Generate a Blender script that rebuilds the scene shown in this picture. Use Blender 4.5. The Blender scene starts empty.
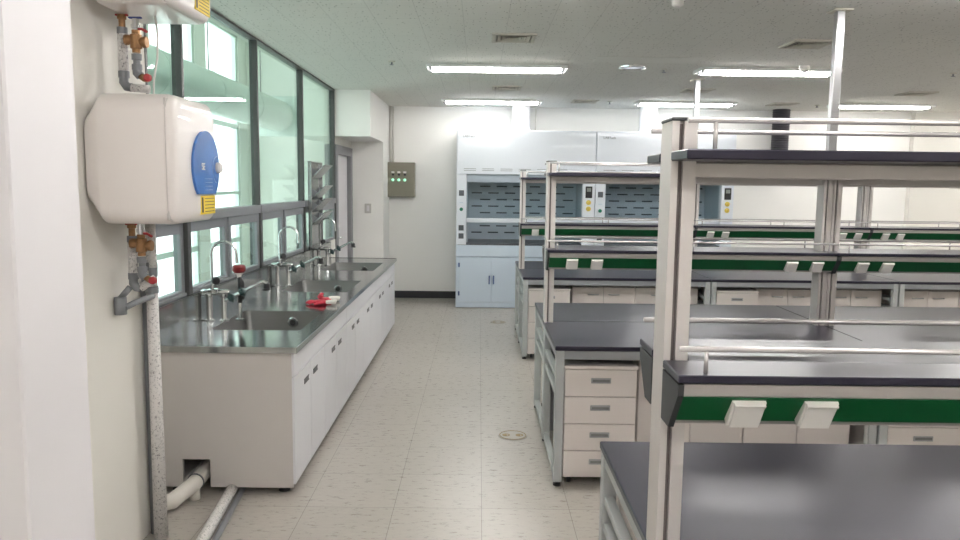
import bpy, bmesh, math, random
from mathutils import Vector, Matrix
random.seed(7)
C = bpy.context.scene
COL = C.collection
PI = math.pi

# ------------------------------------------------------------------ helpers
class MB:
    """collects shapes into one bmesh"""
    def __init__(s):
        s.bm = bmesh.new()
    def _add(s, t, smooth=False, mi=0):
        vm = [s.bm.verts.new(v.co) for v in t.verts]
        t.verts.index_update()
        for f in t.faces:
            try:
                g = s.bm.faces.new([vm[v.index] for v in f.verts])
                g.smooth = smooth
                g.material_index = mi
            except ValueError:
                pass
        t.free()
        return s
    def box(s, x0, x1, y0, y1, z0, z1, bev=0, seg=1, mi=0, rot=None, piv=None):
        t = bmesh.new()
        bmesh.ops.create_cube(t, size=1)
        for v in t.verts:
            v.co = Vector(((x0+x1)/2+v.co.x*(x1-x0), (y0+y1)/2+v.co.y*(y1-y0), (z0+z1)/2+v.co.z*(z1-z0)))
        if bev:
            bmesh.ops.bevel(t, geom=t.edges[:], offset=bev, segments=seg, profile=.5, affect='EDGES')
        if rot is not None:
            p = Vector(piv) if piv else Vector(((x0+x1)/2, (y0+y1)/2, (z0+z1)/2))
            for v in t.verts: v.co = rot @ (v.co-p) + p
        return s._add(t, False, mi)
    def prism(s, poly, axis, a, b, mi=0):
        """polygon in the plane across axis, extruded from a to b. axis x: poly (y,z); y: (x,z); z: (x,y)"""
        def mk(p, q):
            return {'x': (q, p[0], p[1]), 'y': (p[0], q, p[1]), 'z': (p[0], p[1], q)}[axis]
        t = bmesh.new()
        A = [t.verts.new(mk(p, a)) for p in poly]; B = [t.verts.new(mk(p, b)) for p in poly]
        n = len(poly)
        t.faces.new(A); t.faces.new(B[::-1])
        for i in range(n): t.faces.new((A[i], B[i], B[(i+1) % n], A[(i+1) % n]))
        bmesh.ops.recalc_face_normals(t, faces=t.faces[:])
        return s._add(t, False, mi)
    def tube(s, pts, r, n=12, mi=0, caps=True):
        pts = [Vector(p) for p in pts]
        rs = r if isinstance(r, (list, tuple)) else [r]*len(pts)
        t = bmesh.new(); rings = []
        u = None
        for i, p in enumerate(pts):
            d = (pts[min(i+1, len(pts)-1)]-pts[max(i-1, 0)]).normalized()
            if u is None:
                u = d.orthogonal().normalized()
            else:
                u = (u-d*u.dot(d))
                u = u.normalized() if u.length > 1e-6 else d.orthogonal().normalized()
            w = d.cross(u)
            rings.append([t.verts.new(p+(u*math.cos(2*PI*k/n)+w*math.sin(2*PI*k/n))*rs[i]) for k in range(n)])
        for a, b in zip(rings, rings[1:]):
            for k in range(n): t.faces.new((a[k], a[(k+1) % n], b[(k+1) % n], b[k]))
        if caps:
            t.faces.new(rings[0][::-1]); t.faces.new(rings[-1])
        bmesh.ops.recalc_face_normals(t, faces=t.faces[:])
        capf = set()
        if caps: t.faces.ensure_lookup_table()
        vm = [s.bm.verts.new(v.co) for v in t.verts]; t.verts.index_update()
        for f in t.faces:
            g = s.bm.faces.new([vm[v.index] for v in f.verts]); g.smooth = len(f.verts) == 4; g.material_index = mi
        t.free()
        return s
    def lathe(s, prof, o=(0, 0, 0), axis=(0, 0, 1), n=24, mi=0):
        """prof: (radius, height) along axis from o"""
        o = Vector(o); q = Vector((0, 0, 1)).rotation_difference(Vector(axis).normalized())
        t = bmesh.new(); rings = []
        for r, h in prof:
            rings.append([t.verts.new(o+q @ Vector((max(r, 1e-5)*math.cos(2*PI*k/n), max(r, 1e-5)*math.sin(2*PI*k/n), h))) for k in range(n)])
        for a, b in zip(rings, rings[1:]):
            for k in range(n): t.faces.new((a[k], a[(k+1) % n], b[(k+1) % n], b[k]))
        t.faces.new(rings[0][::-1]); t.faces.new(rings[-1])
        bmesh.ops.recalc_face_normals(t, faces=t.faces[:])
        vm = [s.bm.verts.new(v.co) for v in t.verts]; t.verts.index_update()
        for f in t.faces:
            g = s.bm.faces.new([vm[v.index] for v in f.verts]); g.smooth = False; g.material_index = mi
        t.free()
        return s
    def build(s, name, mat, parent=None, loc=None, smooth_angle=None):
        me = bpy.data.meshes.new(name)
        s.bm.to_mesh(me); s.bm.free()
        for m in (mat if isinstance(mat, (list, tuple)) else [mat]): me.materials.append(m)
        o = bpy.data.objects.new(name, me); COL.objects.link(o)
        if smooth_angle is not None:
            me.polygons.foreach_set('use_smooth', [True]*len(me.polygons))
            me.set_sharp_from_angle(angle=smooth_angle)
        if parent is not None: o.parent = parent
        if loc is not None: o.location = loc
        return o

def tag(o, label=None, cat=None, group=None, kind=None):
    if label: o['label'] = label
    if cat: o['category'] = cat
    if group: o['group'] = group
    if kind: o['kind'] = kind
    return o
def thing(name, label, cat, loc=(0, 0, 0), rz=0, group=None):
    o = bpy.data.objects.new(name, None); COL.objects.link(o)
    o.empty_display_size = .05
    o.location = loc; o.rotation_euler = (0, 0, rz)
    return tag(o, label, cat, group)
def struct(o):
    o['kind'] = 'structure'; return o
def copy_tree(o, parent=None):
    c = o.copy(); COL.objects.link(c)
    if parent is not None: c.parent = parent
    for ch in o.children: copy_tree(ch, c)
    return c
def text_mesh(body, name, mat, parent, loc, size, rot=(PI/2, 0, 0), depth=.0015, sx=1.):
    cu = bpy.data.curves.new(name, 'FONT'); cu.body = body; cu.size = size; cu.extrude = depth
    cu.align_x = 'CENTER'; cu.align_y = 'CENTER'
    tmp = bpy.data.objects.new(name+'_curve', cu); COL.objects.link(tmp)
    bpy.context.view_layer.update()
    me = bpy.data.meshes.new_from_object(tmp.evaluated_get(bpy.context.evaluated_depsgraph_get()))
    bpy.data.objects.remove(tmp); bpy.data.curves.remove(cu)
    me.materials.clear(); me.materials.append(mat); me.name = name
    o = bpy.data.objects.new(name, me); COL.objects.link(o)
    o.parent = parent; o.location = loc; o.rotation_euler = rot; o.scale = (sx, 1, 1)
    return o

# ------------------------------------------------------------------ materials
def mat(name, col, rough=.5, metal=0., noise=0., nscale=8., bump=0., bscale=60., spec=.5, emit=None, estr=0., coat=0.):
    m = bpy.data.materials.new(name); m.use_nodes = True
    nt = m.node_tree; b = nt.nodes['Principled BSDF']
    c = (col[0], col[1], col[2], 1)
    b.inputs['Base Color'].default_value = c
    b.inputs['Roughness'].default_value = rough
    b.inputs['Metallic'].default_value = metal
    b.inputs['Specular IOR Level'].default_value = spec
    b.inputs['Coat Weight'].default_value = coat
    tc = nt.nodes.new('ShaderNodeTexCoord')
    if noise:
        n = nt.nodes.new('ShaderNodeTexNoise'); n.inputs['Scale'].default_value = nscale; n.inputs['Detail'].default_value = 4
        r = nt.nodes.new('ShaderNodeMapRange'); r.inputs[3].default_value = 1-noise; r.inputs[4].default_value = 1+noise
        mx = nt.nodes.new('ShaderNodeMix'); mx.data_type = 'RGBA'; mx.blend_type = 'MULTIPLY'; mx.inputs[0].default_value = 1
        mx.inputs[6].default_value = c
        nt.links.new(tc.outputs['Object'], n.inputs['Vector']); nt.links.new(n.outputs['Fac'], r.inputs[0])
        nt.links.new(r.outputs[0], mx.inputs[7]); nt.links.new(mx.outputs[2], b.inputs['Base Color'])
    if bump:
        n = nt.nodes.new('ShaderNodeTexNoise'); n.inputs['Scale'].default_value = bscale
        bp = nt.nodes.new('ShaderNodeBump'); bp.inputs['Strength'].default_value = bump; bp.inputs['Distance'].default_value = .005
        nt.links.new(tc.outputs['Object'], n.inputs['Vector']); nt.links.new(n.outputs['Fac'], bp.inputs['Height'])
        nt.links.new(bp.outputs[0], b.inputs['Normal'])
    if emit:
        b.inputs['Emission Color'].default_value = (*emit, 1); b.inputs['Emission Strength'].default_value = estr
    return m

M = {}
M['wall'] = mat('painted wall', (.78, .76, .71), .75, noise=.02, nscale=3)
M['wall_back'] = mat('back wall paint', (.88, .87, .84), .75, noise=.02, nscale=2)
M['jamb'] = mat('white painted jamb', (.71, .69, .71), .55, noise=.015, nscale=4)
M['corridor'] = mat('corridor paint', (.80, .81, .76), .7, noise=.02, nscale=2)
M['black_base'] = mat('black rubber base', (.022, .022, .026), .45, noise=.1, nscale=20)
M['alu_dark'] = mat('dark aluminium frame', (.085, .085, .085), .4, .3, noise=.05, nscale=10)
M['alu_grey'] = mat('grey aluminium sash', (.27, .28, .30), .42, .35, noise=.04, nscale=10)
M['white_lam'] = mat('white laminate', (.62, .587, .565), .4, noise=.015, nscale=6)
M['white_lam_cool'] = mat('cool white laminate door', (.76, .76, .79), .38, noise=.015, nscale=6)
M['seam'] = mat('dark gap', (.035, .033, .03), .8, noise=.05)
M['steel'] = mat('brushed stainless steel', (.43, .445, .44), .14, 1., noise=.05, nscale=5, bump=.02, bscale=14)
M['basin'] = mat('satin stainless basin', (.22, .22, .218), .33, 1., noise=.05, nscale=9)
M['chrome'] = mat('chrome', (.72, .73, .74), .12, 1., noise=.03, nscale=20)
M['black_pl'] = mat('black plastic', (.018, .018, .02), .4, noise=.1, nscale=30)
M['handle_dark'] = mat('dark recessed pull', (.09, .09, .095), .35, .3, noise=.1, nscale=30)
M['dkgreen_pl'] = mat('dark green valve handle', (.015, .045, .045), .35, noise=.1, nscale=40)
M['red_pl'] = mat('red plastic', (.42, .03, .035), .4, noise=.08, nscale=30)
M['maroon'] = mat('dark red eyewash cap', (.22, .012, .015), .45, noise=.1, nscale=30)
M['blue_pl'] = mat('blue handle', (.05, .08, .3), .4, noise=.08, nscale=30)
M['brass'] = mat('weathered brass', (.34, .19, .09), .45, .7, noise=.25, nscale=40)
M['pvc'] = mat('grey pvc', (.21, .22, .235), .45, noise=.06, nscale=20)
M['pvc_white'] = mat('white pvc', (.74, .71, .66), .35, noise=.05, nscale=10)
M['heater'] = mat('white heater enamel', (.82, .77, .745), .3, noise=.01, nscale=4, coat=.3)
M['heater_blue'] = mat('translucent blue panel', (.045, .17, .52), .18, noise=.15, nscale=6, coat=.5)
M['heater_bluel'] = mat('pale blue print', (.42, .6, .85), .3, noise=.05)
M['yellow'] = mat('yellow sticker', (.80, .58, .03), .5, noise=.05, nscale=30)
M['ink'] = mat('black ink', (.03, .03, .03), .6, noise=.05)
M['ink_grey'] = mat('grey ink', (.16, .165, .18), .6, noise=.05)
M['olive'] = mat('olive grey enclosure', (.235, .22, .17), .5, noise=.04, nscale=12)
M['white_pl'] = mat('white plastic', (.80, .77, .74), .35, noise=.02, nscale=20)
M['switch_pl'] = mat('shaded switch plate', (.52, .50, .48), .4, noise=.02, nscale=20)  # white plate; darker shading put into its colour to stand out
M['ind_green'] = mat('green indicator', (.25, .65, .40), .3, noise=.05, emit=(.35, 1., .55), estr=.5)
M['hood'] = mat('white hood steel', (.80, .84, .90), .3, noise=.01, nscale=4, coat=.3)
M['hood_base'] = mat('pale blue hood steel', (.60, .69, .79), .4, noise=.015, nscale=4)
M['hood_in'] = mat('blue grey liner', (.50, .57, .64), .5, noise=.05, nscale=6)
M['hood_dark'] = mat('dark slot', (.05, .06, .075), .6, noise=.05)
M['hood_blue'] = mat('blue hood handle', (.07, .12, .28), .4, noise=.05, nscale=20)
M['hood_top'] = mat('dark hood worktop', (.06, .065, .08), .3, noise=.1, nscale=20)
M['display'] = mat('dark grey switch', (.11, .12, .14), .3, noise=.05, nscale=20)
M['lcd'] = mat('lcd window', (.26, .29, .26), .3, noise=.05, nscale=20)
M['btn_green'] = mat('green button', (.02, .22, .14), .35, noise=.05, nscale=20)
M['knob_yel'] = mat('yellow knob', (.80, .62, .12), .4, noise=.08, nscale=40)
M['epoxy'] = mat('black epoxy top', (.020, .0185, .031), .3, noise=.10, nscale=60, spec=.42)
M['epoxy'].node_tree.nodes['Principled BSDF'].inputs['Specular Tint'].default_value = (.88, .84, 1., 1)
M['epoxy_edge'] = mat('charcoal end panel', (.045, .047, .05), .5, noise=.06, nscale=30)
M['alu'] = mat('anodised aluminium', (.64, .605, .585), .42, .25, noise=.02, nscale=8)
M['alu_bright'] = mat('bright rail', (.74, .71, .71), .25, .5, noise=.02, nscale=20)
M['pole'] = mat('brushed aluminium pole', (.40, .40, .41), .3, .8, noise=.03, nscale=10)
M['strip'] = mat('aluminium strip', (.50, .47, .455), .4, .35, noise=.02, nscale=8)
M['green'] = mat('green service panel', (.004, .105, .03), .42, noise=.04, nscale=20)
M['frame_grey'] = mat('light grey painted frame', (.44, .46, .46), .45, noise=.03, nscale=10)
M['frame_dark'] = mat('grey painted steel', (.30, .315, .33), .45, noise=.03, nscale=10)
M['ped'] = mat('beige laminate drawer', (.70, .645, .615), .42, noise=.015, nscale=6)
M['pull'] = mat('grey pull', (.40, .41, .42), .35, .5, noise=.05, nscale=20)
M['pull_in'] = mat('grey pull recess', (.22, .22, .225), .4, .3, noise=.05, nscale=20)
M['socket'] = mat('socket cover', (.84, .82, .78), .4, noise=.03, nscale=20)
M['rack'] = mat('rack steel', (.40, .41, .41), .25, .9, noise=.06, nscale=9)
M['slot'] = mat('brown slot seal', (.16, .135, .13), .6, noise=.05)
M['duct_white'] = mat('white pvc duct', (.74, .74, .76), .28, noise=.02, nscale=6)
M['duct_dark'] = mat('dark corrugated duct', (.045, .042, .05), .5, noise=.1, nscale=20)
M['galv'] = mat('galvanised duct', (.62, .70, .66), .38, .55, noise=.06, nscale=5)
M['fixture'] = mat('fixture enamel', (.80, .80, .78), .4, noise=.02, nscale=10)
M['panel'] = mat('painted access panel', (.72, .71, .665), .7, noise=.02, nscale=6)
M['vent'] = mat('dusty beige diffuser', (.56, .53, .46), .6, noise=.10, nscale=12)
M['brass_ring'] = mat('brass outlet ring', (.30, .22, .09), .4, .6, noise=.15, nscale=40)
M['plate'] = mat('outlet plate', (.42, .395, .35), .4, noise=.06, nscale=30)
M['door_grey'] = mat('grey steel door frame', (.24, .24, .255), .45, noise=.04, nscale=10)
M['glove_red'] = mat('red coated glove', (.55, .02, .05), .5, noise=.12, nscale=30)
M['glove_white'] = mat('white knit cuff', (.78, .73, .70), .85, noise=.1, nscale=60, bump=.4, bscale=300)
M['tube'] = mat('lit fluorescent tube', (1, 1, 1), .4, noise=.01, emit=(1., .975, .95), estr=27.)

M['tube_dim'] = mat('dimmed fluorescent tube', (1, 1, 1), .4, noise=.01, emit=(1., .975, .95), estr=17.)  # back-row tubes dimmed to keep the wall above the hoods from blowing out
def insulated():
    m = mat('white wrapped insulation', (.68, .66, .64), .6)
    nt = m.node_tree; b = nt.nodes['Principled BSDF']
    tc = nt.nodes.new('ShaderNodeTexCoord')
    n = nt.nodes.new('ShaderNodeTexNoise'); n.inputs['Scale'].default_value = 95; n.inputs['Detail'].default_value = 6; n.inputs['Roughness'].default_value = .8
    r = nt.nodes.new('ShaderNodeValToRGB')
    r.color_ramp.elements[0].position = .36; r.color_ramp.elements[0].color = (.13, .13, .14, 1)
    r.color_ramp.elements[1].position = .47; r.color_ramp.elements[1].color = (.69, .67, .655, 1)
    bp = nt.nodes.new('ShaderNodeBump'); bp.inputs['Strength'].default_value = .6; bp.inputs['Distance'].default_value = .004
    nt.links.new(tc.outputs['Object'], n.inputs['Vector']); nt.links.new(n.outputs['Fac'], r.inputs[0])
    nt.links.new(r.outputs[0], b.inputs['Base Color'])
    nt.links.new(n.outputs['Fac'], bp.inputs['Height']); nt.links.new(bp.outputs[0], b.inputs['Normal'])
    return m
M['insul'] = insulated()

def floor_mat():
    m = mat('vinyl floor tile', (.6, .57, .52), .28)
    nt = m.node_tree; b = nt.nodes['Principled BSDF']; L = nt.links
    g = nt.nodes.new('ShaderNodeNewGeometry')
    mp = nt.nodes.new('ShaderNodeMapping'); mp.inputs['Location'].default_value = (-.488+.457*10, -3.78+.457*10, 0)
    br = nt.nodes.new('ShaderNodeTexBrick'); br.offset = 0; br.squash = 1
    br.inputs['Scale'].default_value = 1; br.inputs['Brick Width'].default_value = .457; br.inputs['Row Height'].default_value = .457
    br.inputs['Mortar Size'].default_value = .0016; br.inputs['Mortar Smooth'].default_value = .3; br.inputs['Bias'].default_value = 0
    br.inputs['Color1'].default_value = (.40, .372, .335, 1); br.inputs['Color2'].default_value = (.425, .397, .36, 1)
    br.inputs['Mortar'].default_value = (.19, .17, .145, 1)
    L.new(g.outputs['Position'], mp.inputs['Vector']); L.new(mp.outputs[0], br.inputs['Vector'])
    n = nt.nodes.new('ShaderNodeTexNoise'); n.inputs['Scale'].default_value = 26; n.inputs['Detail'].default_value = 7; n.inputs['Roughness'].default_value = .75
    ms = nt.nodes.new('ShaderNodeMapping'); ms.inputs['Scale'].default_value = (.6, 1.6, 1)
    L.new(g.outputs['Position'], ms.inputs['Vector']); L.new(ms.outputs[0], n.inputs['Vector'])
    r = nt.nodes.new('ShaderNodeMapRange'); r.inputs[1].default_value = .3; r.inputs[2].default_value = .7; r.inputs[3].default_value = .92; r.inputs[4].default_value = 1.07
    L.new(n.outputs['Fac'], r.inputs[0])
    mx = nt.nodes.new('ShaderNodeMix'); mx.data_type = 'RGBA'; mx.blend_type = 'MULTIPLY'; mx.inputs[0].default_value = 1
    L.new(br.outputs['Color'], mx.inputs[6]); L.new(r.outputs[0], mx.inputs[7]); L.new(mx.outputs[2], b.inputs['Base Color'])
    r2 = nt.nodes.new('ShaderNodeMapRange'); r2.inputs[3].default_value = .2; r2.inputs[4].default_value = .38
    L.new(n.outputs['Fac'], r2.inputs[0]); L.new(r2.outputs[0], b.inputs['Roughness'])
    bp = nt.nodes.new('ShaderNodeBump'); bp.inputs['Strength'].default_value = .25; bp.inputs['Distance'].default_value = .002
    L.new(n.outputs['Fac'], bp.inputs['Height']); L.new(bp.outputs[0], b.inputs['Normal'])
    return m
M['floor'] = floor_mat()

def ceiling_mat():
    m = mat('pitted acoustic tile', (.7, .7, .68), .85)
    nt = m.node_tree; b = nt.nodes['Principled BSDF']; L = nt.links
    g = nt.nodes.new('ShaderNodeNewGeometry')
    br = nt.nodes.new('ShaderNodeTexBrick'); br.offset = .5; br.offset_frequency = 2
    mp = nt.nodes.new('ShaderNodeMapping'); mp.inputs['Location'].default_value = (10.05, 10.02, 0)
    br.inputs['Scale'].default_value = 1; br.inputs['Brick Width'].default_value = .6; br.inputs['Row Height'].default_value = .3
    br.inputs['Mortar Size'].default_value = .0016; br.inputs['Mortar Smooth'].default_value = .2
    br.inputs['Color1'].default_value = (.70, .69, .645, 1); br.inputs['Color2'].default_value = (.71, .70, .655, 1)
    br.inputs['Mortar'].default_value = (.50, .49, .455, 1)
    # tile rows run along y in this room: swap x and y
    mp.inputs['Rotation'].default_value = (0, 0, PI/2)
    L.new(g.outputs['Position'], mp.inputs['Vector']); L.new(mp.outputs[0], br.inputs['Vector'])
    v = nt.nodes.new('ShaderNodeTexVoronoi'); v.inputs['Scale'].default_value = 26; v.inputs['Randomness'].default_value = 1
    ms = nt.nodes.new('ShaderNodeMapping'); ms.inputs['Scale'].default_value = (1.5, .8, 1)
    L.new(g.outputs['Position'], ms.inputs['Vector']); L.new(ms.outputs[0], v.inputs['Vector'])
    n = nt.nodes.new('ShaderNodeTexNoise'); n.inputs['Scale'].default_value = 60; n.inputs['Detail'].default_value = 3
    L.new(g.outputs['Position'], n.inputs['Vector'])
    ad = nt.nodes.new('ShaderNodeMath'); ad.operation = 'MULTIPLY_ADD'; ad.inputs[1].default_value = .55
    L.new(n.outputs['Fac'], ad.inputs[0]); L.new(v.outputs['Distance'], ad.inputs[2])
    r = nt.nodes.new('ShaderNodeValToRGB')
    r.color_ramp.elements[0].position = .39; r.color_ramp.elements[0].color = (.42, .415, .39, 1)
    r.color_ramp.elements[1].position = .47; r.color_ramp.elements[1].color = (1, 1, 1, 1)
    L.new(ad.outputs[0], r.inputs[0])
    mx = nt.nodes.new('ShaderNodeMix'); mx.data_type = 'RGBA'; mx.blend_type = 'MULTIPLY'; mx.inputs[0].default_value = 1
    L.new(br.outputs['Color'], mx.inputs[6]); L.new(r.outputs[0], mx.inputs[7]); L.new(mx.outputs[2], b.inputs['Base Color'])
    return m
M['ceiling'] = ceiling_mat()

def glass(name, tint, rough=0.0, refl=1.0):
    m = bpy.data.materials.new(name); m.use_nodes = True
    nt = m.node_tree; nt.nodes.remove(nt.nodes['Principled BSDF']); L = nt.links
    out = nt.nodes['Material Output']
    tr = nt.nodes.new('ShaderNodeBsdfTransparent')
    n = nt.nodes.new('ShaderNodeTexNoise'); n.inputs['Scale'].default_value = 3
    mx = nt.nodes.new('ShaderNodeMix'); mx.data_type = 'RGBA'; mx.inputs[6].default_value = (*tint, 1)
    mx.inputs[7].default_value = (tint[0]*.97, tint[1]*.98, tint[2]*.98, 1)
    L.new(n.outputs['Fac'], mx.inputs[0]); L.new(mx.outputs[2], tr.inputs[0])
    gl = nt.nodes.new('ShaderNodeBsdfGlossy'); gl.inputs['Roughness'].default_value = rough
    gl.inputs['Color'].default_value = (.9, 1, .96, 1)
    fr = nt.nodes.new('ShaderNodeFresnel'); fr.inputs['IOR'].default_value = 1.45
    gm = nt.nodes.new('ShaderNodeNewGeometry')     # same reflectance on both faces of the pane
    io = nt.nodes.new('ShaderNodeMix'); io.data_type = 'FLOAT'; io.inputs[2].default_value = 1.45; io.inputs[3].default_value = 1/1.45
    L.new(gm.outputs['Backfacing'], io.inputs[0]); L.new(io.outputs[0], fr.inputs['IOR'])
    mu = nt.nodes.new('ShaderNodeMath'); mu.operation = 'MULTIPLY'; mu.inputs[1].default_value = refl
    L.new(fr.outputs[0], mu.inputs[0])
    ms = nt.nodes.new('ShaderNodeMixShader')
    L.new(mu.outputs[0], ms.inputs[0]); L.new(tr.outputs[0], ms.inputs[1]); L.new(gl.outputs[0], ms.inputs[2])
    L.new(ms.outputs[0], out.inputs['Surface'])
    return m
M['glass'] = glass('green tinted glass', (.87, .945, .915), 0, .6)
M['glass_clear'] = glass('clear outside glass', (.96, .98, .97), 0, .4)
M['sash_glass'] = glass('hood sash glass', (.92, .95, .96), 0, .6)

# ------------------------------------------------------------------ dimensions
H = 1.68
XW = -1.75           # inner face of the window wall
ZC = 2.784           # ceiling
YB = 11.08           # back wall
XR = 8.6; YF = -1.6

# ------------------------------------------------------------------ setting
struct(MB().box(XW-.12, XR, YF, YB, -.08, 0).build('floor', M['floor']))
struct(MB().box(XW-.12, XR, YF, YB, ZC, ZC+.08).build('ceiling', M['ceiling']))
struct(MB().box(XW-.12, XR+.1, YB, YB+.12, -.08, ZC+.08).build('wall_back', M['wall_back']))
struct(MB().box(XR, XR+.1, YF, YB, -.08, ZC+.08).build('wall_right', M['wall']))
struct(MB().box(XW-.12, XR+.1, YF-.12, YF, -.08, ZC+.08).build('wall_front', M['wall']))
wl = MB()
Y_WIN0, Y_WIN1 = 4.02, 9.2
wl.box(XW-.12, XW, YF, Y_WIN0, 0, ZC)
wl.box(XW-.12, XW, Y_WIN0, Y_WIN1, 0, 1.0)
wl.box(XW-.12, XW, Y_WIN1, 10.33, 2.14, ZC)
wl.box(XW-.12, XW, 10.33, YB, 0, ZC)
struct(wl.build('wall_left', M['wall']))
# short return wall beside the camera, white painted
wn = MB().box(XW, -.556, .915, 1.06, 0, ZC, .004)
struct(wn.build('wall_near', M['jamb']))
struct(MB().box(-.590, -.550, .893, .915, 0, ZC, .003).build('trim_1', M['jamb']))
# white pillar and soffit in the far left corner
struct(MB().box(XW, -1.315, 10.4, YB, 0, 2.236).build('wall_corner', M['wall_back']))
struct(MB().box(XW, -1.315, 9.2, YB, 2.236, ZC).build('trim_2', M['wall_back']))
struct(MB().box(-1.30, -.33, YB-.014, YB, 0, .105, .003).build('baseboard_back', M['black_base']))
struct(MB().box(3.46, XR, YB-.014, YB, 0, .105, .003).build('baseboard_right', M['black_base']))
# pilaster on the back wall at the far right
struct(MB().box(6.22, 7.1, YB-.1, YB, 0, ZC).build('trim_3', M['wall']))
struct(MB().box(XW-.12, -1.56, 1.06, 3.6, 0, ZC, .003).build('wall_pier', M['wall']))
# dark trim where window head meets the ceiling
struct(MB().box(XW-.05, XW+.012, Y_WIN0, Y_WIN1, ZC-.016, ZC).build('trim_4', M['alu_dark']))

# windows in the left wall: four bays
mull = [Y_WIN0, 4.52, 6.03, 7.56, 9.18]
for i in range(4):
    a, b = mull[i], mull[i+1]
    w = bpy.data.objects.new('window_%d' % (i+1), None); COL.objects.link(w); w.location = (XW, (a+b)/2, 1.0)
    struct(w)
    def loc_box(m, x0, x1, y0, y1, z0, z1, bev=.003):
        m.box(x0-XW, x1-XW, y0-(a+b)/2, y1-(a+b)/2, z0-1, z1-1, bev)
    f = MB()
    loc_box(f, XW-.05, XW+.010, b-.016, b+.016, 1.49, ZC-.012)
    if i == 0: loc_box(f, XW-.05, XW+.010, a, a+.03, 1.0, ZC-.012)
    loc_box(f, XW-.07, XW+.02, b-.028, b+.028, 1.0, 1.49)
    f.build('mullion', M['alu_dark'], w)
    f = MB()
    loc_box(f, XW-.07, XW+.024, a, b-.024, 1.435, 1.497)
    loc_box(f, XW-.05, XW+.004, a, b-.024, 1.0, 1.014)
    f.build('rail', M['alu_grey'], w)
    p = MB(); loc_box(p, XW-.032, XW-.026, a+.02, b-.02, 1.49, ZC-.02, 0)
    p.build('pane', M['glass'], w)
    nsash = 1 if i == 0 else 2
    ya, yb = a+.03, b-.03
    for k in range(nsash):
        s0 = ya+(yb-ya)*k/nsash; s1 = ya+(yb-ya)*(k+1)/nsash
        off = .012 if k % 2 else 0
        s = MB()
        t = .05
        for (y0, y1, z0, z1) in ((s0, s0+t, 1.014, 1.432), (s1-t, s1, 1.014, 1.432), (s0+t, s1-t, 1.014, 1.03), (s0+t, s1-t, 1.37, 1.432)):
            loc_box(s, XW-.045+off, XW-.005+off, y0, y1, z0, z1, .002)
        so = s.build('sash', M['alu_grey'], w)
        p = MB(); loc_box(p, XW-.03+off, XW-.024+off, s0+t, s1-t, 1.03, 1.37, 0)
        p.build('glass', M['glass'], so)

# door to the corridor in the left wall
d = bpy.data.objects.new('door_1', None); COL.objects.link(d); d.location = (XW, 9.78, 0); struct(d)
f = MB()
for (y0, y1, z0, z1) in ((9.21, 9.33, 0, 2.14), (10.24, 10.38, 0, 2.14), (9.33, 10.24, 2.03, 2.14)):
    f.box(-.12, .022, y0-9.78, y1-9.78, z0, z1, .004)
f.build('door_frame', M['door_grey'], d)
f = MB(); f.box(-.07, -.03, -.45, .46, 0, 2.03, .004)
leaf = f.build('door_leaf', M['jamb'], d)
MB().box(-.03, -.012, -.40, -.36, .92, 1.08, .004).tube([(-.02, -.38, 1.0), (.03, -.38, 1.0), (.03, -.28, 1.0)], .009).build('door_handle', M['chrome'], leaf)

# ---- corridor beyond the glass
XO = -3.2; YE = 10.55
struct(MB().box(XO-.1, XW-.12, -1.0, YE, -.08, 0).build('floor_corridor', M['plate']))
struct(MB().box(XO-.1, XW, -1.0, YE, 3.8, 3.88).build('ceiling_corridor', M['corridor']))
struct(MB().box(XO-.1, XW-.12, YE, YE+.1, -.08, 3.88).build('wall_corridor_end', M['corridor']))
struct(MB().box(XO-.1, XW-.12, -1.1, -1.0, -.08, 3.88).build('wall_corridor_near', M['corridor']))
struct(MB().box(XW-.12, XW, -1.0, YE, ZC+.08, 3.8).build('wall_corridor_upper', M['corridor']))
ow = MB()
ops = []
y = 10.22
while y > .5:
    ops.append((y-1.2, y)); y -= 1.53
prev = -1.0
for (a, b) in sorted(ops):
    ow.box(XO-.1, XO, prev, a, 0, 3.8); prev = b
    ow.box(XO-.1, XO, a, b, 0, .12); ow.box(XO-.1, XO, a, b, 3.6, 3.8)
ow.box(XO-.1, XO, prev, YE, 0, 3.8)
struct(ow.build('wall_corridor_outer', M['corridor']))
for i, (a, b) in enumerate(sorted(ops)):
    w = bpy.data.objects.new('window_%d' % (i+5), None); COL.objects.link(w); w.location = (XO, (a+b)/2, .12); struct(w)
    f = MB(); h = (b-a)/2
    for (y0, y1, z0, z1) in ((-h, -h+.04, 0, 3.48), (h-.04, h, 0, 3.48), (-h, h, 0, .05), (-h, h, 3.43, 3.48), (-h, h, .76, .82), (-h, h, 1.39, 1.43), (-h, h, 2.25, 2.31)):
        f.box(-.07, -.02, y0, y1, z0, z1, .003)
    f.build('window_frame', M['galv'], w)
    MB().box(-.05, -.045, -h+.03, h-.03, .03, 3.45).build('pane', M['glass_clear'], w)
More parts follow.
